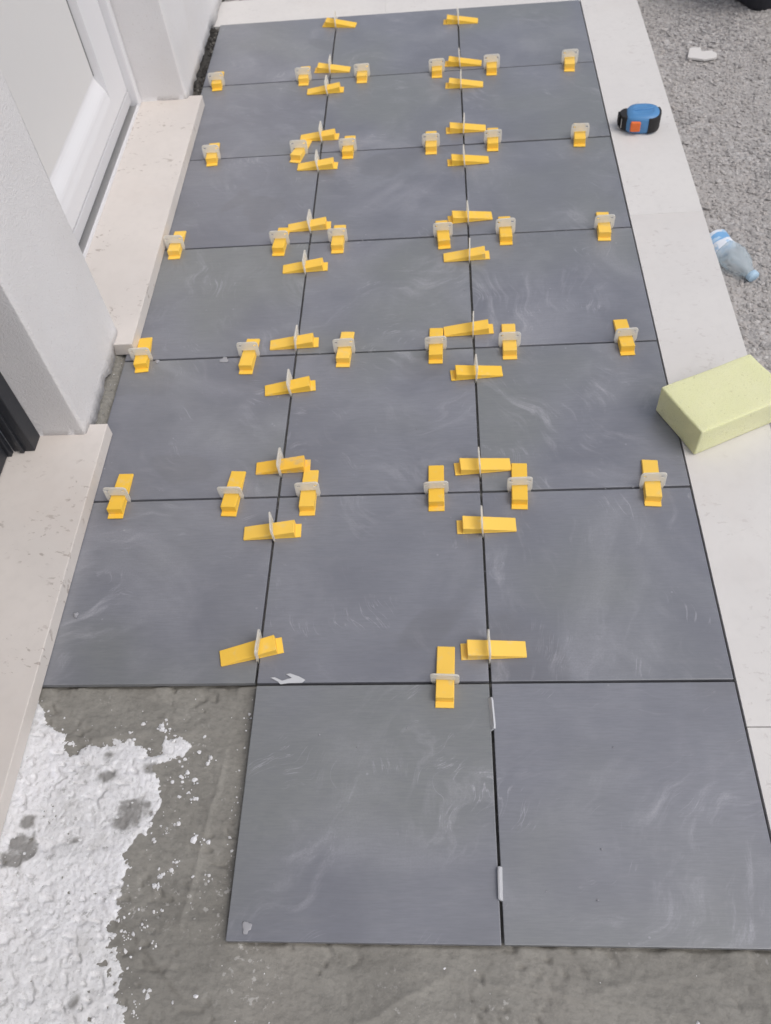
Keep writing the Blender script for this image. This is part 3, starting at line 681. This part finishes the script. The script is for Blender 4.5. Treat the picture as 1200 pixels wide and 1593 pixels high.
# ------------------------------------------------------------------ crushed water bottle on the gravel
def bottle():
    a = U(1108, 369, -.034); b = U(1175, 433, -.046)
    ax = (b - a); Ln = float(np.linalg.norm(ax))
    t = empty('water_bottle', (a[0], a[1], a[2])); 
    q = Vector(ax).to_track_quat('X', 'Z'); t.rotation_euler = q.to_euler()
    tag(t, 'crumpled clear water bottle with pale blue label and cap on the gravel', 'bottle')
    k = NT('bluish_clear_plastic'); p = k.coord()
    g = k.n('ShaderNodeBsdfGlass'); k.put(g.inputs[0], (.86, .93, .97)); g.inputs['Roughness'].default_value = .12; g.inputs['IOR'].default_value = 1.25
    d = k.n('ShaderNodeBsdfPrincipled'); k.put(d.inputs['Base Color'], (.66, .74, .78)); d.inputs['Roughness'].default_value = .25
    tr = k.n('ShaderNodeBsdfTransparent'); k.put(tr.inputs[0], (.90, .95, .98))
    m = k.n('ShaderNodeMixShader'); m.inputs[0].default_value = .34; k.t.links.new(tr.outputs[0], m.inputs[1]); k.t.links.new(d.outputs[0], m.inputs[2]); k.t.links.new(m.outputs[0], k.out.inputs[0])
    wrk = k.bump(k.noise(p, 120, 2), .5, .002); k.t.links.new(wrk, d.inputs['Normal'])
    k2 = NT('blue_and_white_label'); p2 = k2.coord(); sx = k2.n('ShaderNodeSeparateXYZ'); k2.put(sx.inputs[0], p2)
    band = k2.math('ADD', sx.outputs[0], k2.math('MULTIPLY', k2.math('SUBTRACT', k2.noise(p2, 45, 2), .5), .016))
    c = k2.mix(k2.ramp(band, .010, .013), (.74, .78, .84), (.20, .42, .70)); c = k2.mix(k2.ramp(band, .030, .033), c, (.76, .80, .86))
    c = k2.mix(k2.ramp(k2.noise(p2, 70, 2), .52, .6), c, (.45, .62, .80)); k2.bsdf(c, .4)
    def turn(name, prof, mat, dent=.0):
        bm = bmesh.new(); n = 40; R_ = []
        for x, r in prof:
            ring = []
            for i in range(n):
                th = 2 * math.pi * i / n
                rr = r * (1 + dent * (math.sin(3 * th + x * 70) * .5 + math.sin(5 * th - x * 130) * .35))
                ring.append(bm.verts.new((x, rr * math.cos(th) * 1.08, rr * math.sin(th) * .9)))
            R_.append(ring)
        for A_, B_ in zip(R_, R_[1:]):
            for i in range(n): bm.faces.new((A_[i], A_[(i + 1) % n], B_[(i + 1) % n], B_[i]))
        bm.faces.new(R_[0]); bm.faces.new(R_[-1][::-1])
        return mesh_obj(name, from_bm(name, bm, True), mat, t)
    e = Ln - .016
    turn('bottle_body', [(.0, .012), (.001, .020), (.004, .0235), (.015, .0245), (.030, .0235), (.045, .0245)] + [(.050 + i * .006, .0262 + .0012 * math.sin(i * 1.9)) for i in range(int((e - .045 - .050) / .006))] + [(e - .036, .0245), (e - .022, .0195), (e - .010, .0135), (e, .0115), (e + .002, .011)], k.m, .13)
    turn('label', [(.003, .0252), (.005, .0258), (.020, .0256), (.034, .0260), (.044, .0258), (.046, .0252)], k2.m, .11)
    turn('cap', [(e + .0022, .0118), (e + .003, .0126), (e + .012, .0124), (e + .0138, .0112)], mat_plastic('pale_blue_cap', (.42, .58, .72), None, .4, .2), .0)
bottle()

# ------------------------------------------------------------------ broken pale shard and black tub on the gravel
PXS = [(1070, 88), (1073, 75), (1090, 74), (1092, 80), (1107, 79), (1115.5, 83), (1115, 89), (1096, 91.5)]
pp = np.array([U(u, v, GZ + .012)[:2] for u, v in PXS]); c0 = pp.mean(0)
o = mesh_obj('stone_shard', from_bm('stone_shard', prism_bm([tuple(q - c0) for q in pp], 0, .007, 'z', .0012)), M_STRIP); o.location = (c0[0], c0[1], GZ + .006); o.rotation_euler = (.05, -.03, 0)
tag(o, 'broken pale flat shard lying on the gravel', 'shard')
def tub():
    cpt = np.array([.852, 2.082]); d1 = np.array([-.40, .92]); d1 /= np.hypot(*d1); d2 = np.array([d1[1], -d1[0]])
    lx, ly, r = .46, .34, .035
    c = cpt + d1 * ly / 2 + d2 * lx / 2
    t = empty('black_tub', (c[0], c[1], GZ + .002)); t.rotation_euler = (0, 0, math.atan2(d2[1], d2[0]))
    tag(t, 'black rubber tub standing on the gravel', 'tub')
    bm = bmesh.new(); R_ = []
    def ring(g, z):
        out = []
        for sx_, sy_, a0 in ((1, 1, 0), (-1, 1, 90), (-1, -1, 180), (1, -1, 270)):
            for k in range(7):
                a = math.radians(a0 + 15 * k); out.append(bm.verts.new((sx_ * (lx / 2 + g - r) + r * math.cos(a), sy_ * (ly / 2 + g - r) + r * math.sin(a), z)))
        return out
    for g_, z in ((-.012, 0), (-.003, .002), (.0, .008), (.020, .16), (.030, .24), (.044, .242), (.046, .248), (.040, .252), (.026, .250), (.014, .16), (-.008, .012), (-.02, .008)): R_.append(ring(g_, z))
    n = len(R_[0])
    for a, b in zip(R_, R_[1:]):
        for i in range(n): bm.faces.new((a[i], a[(i + 1) % n], b[(i + 1) % n], b[i]))
    bm.faces.new(R_[0][::-1]); bm.faces.new(R_[-1])
    mesh_obj('tub_body', from_bm('tub_body', bm, True), M_TUB, t)
    for s in (-1, 1):
        box('handle', (s * (lx / 2 + .052) - .010, -.06, .205), (s * (lx / 2 + .052) + .010, .06, .247), M_TUB, t, .005, 2)
tub()
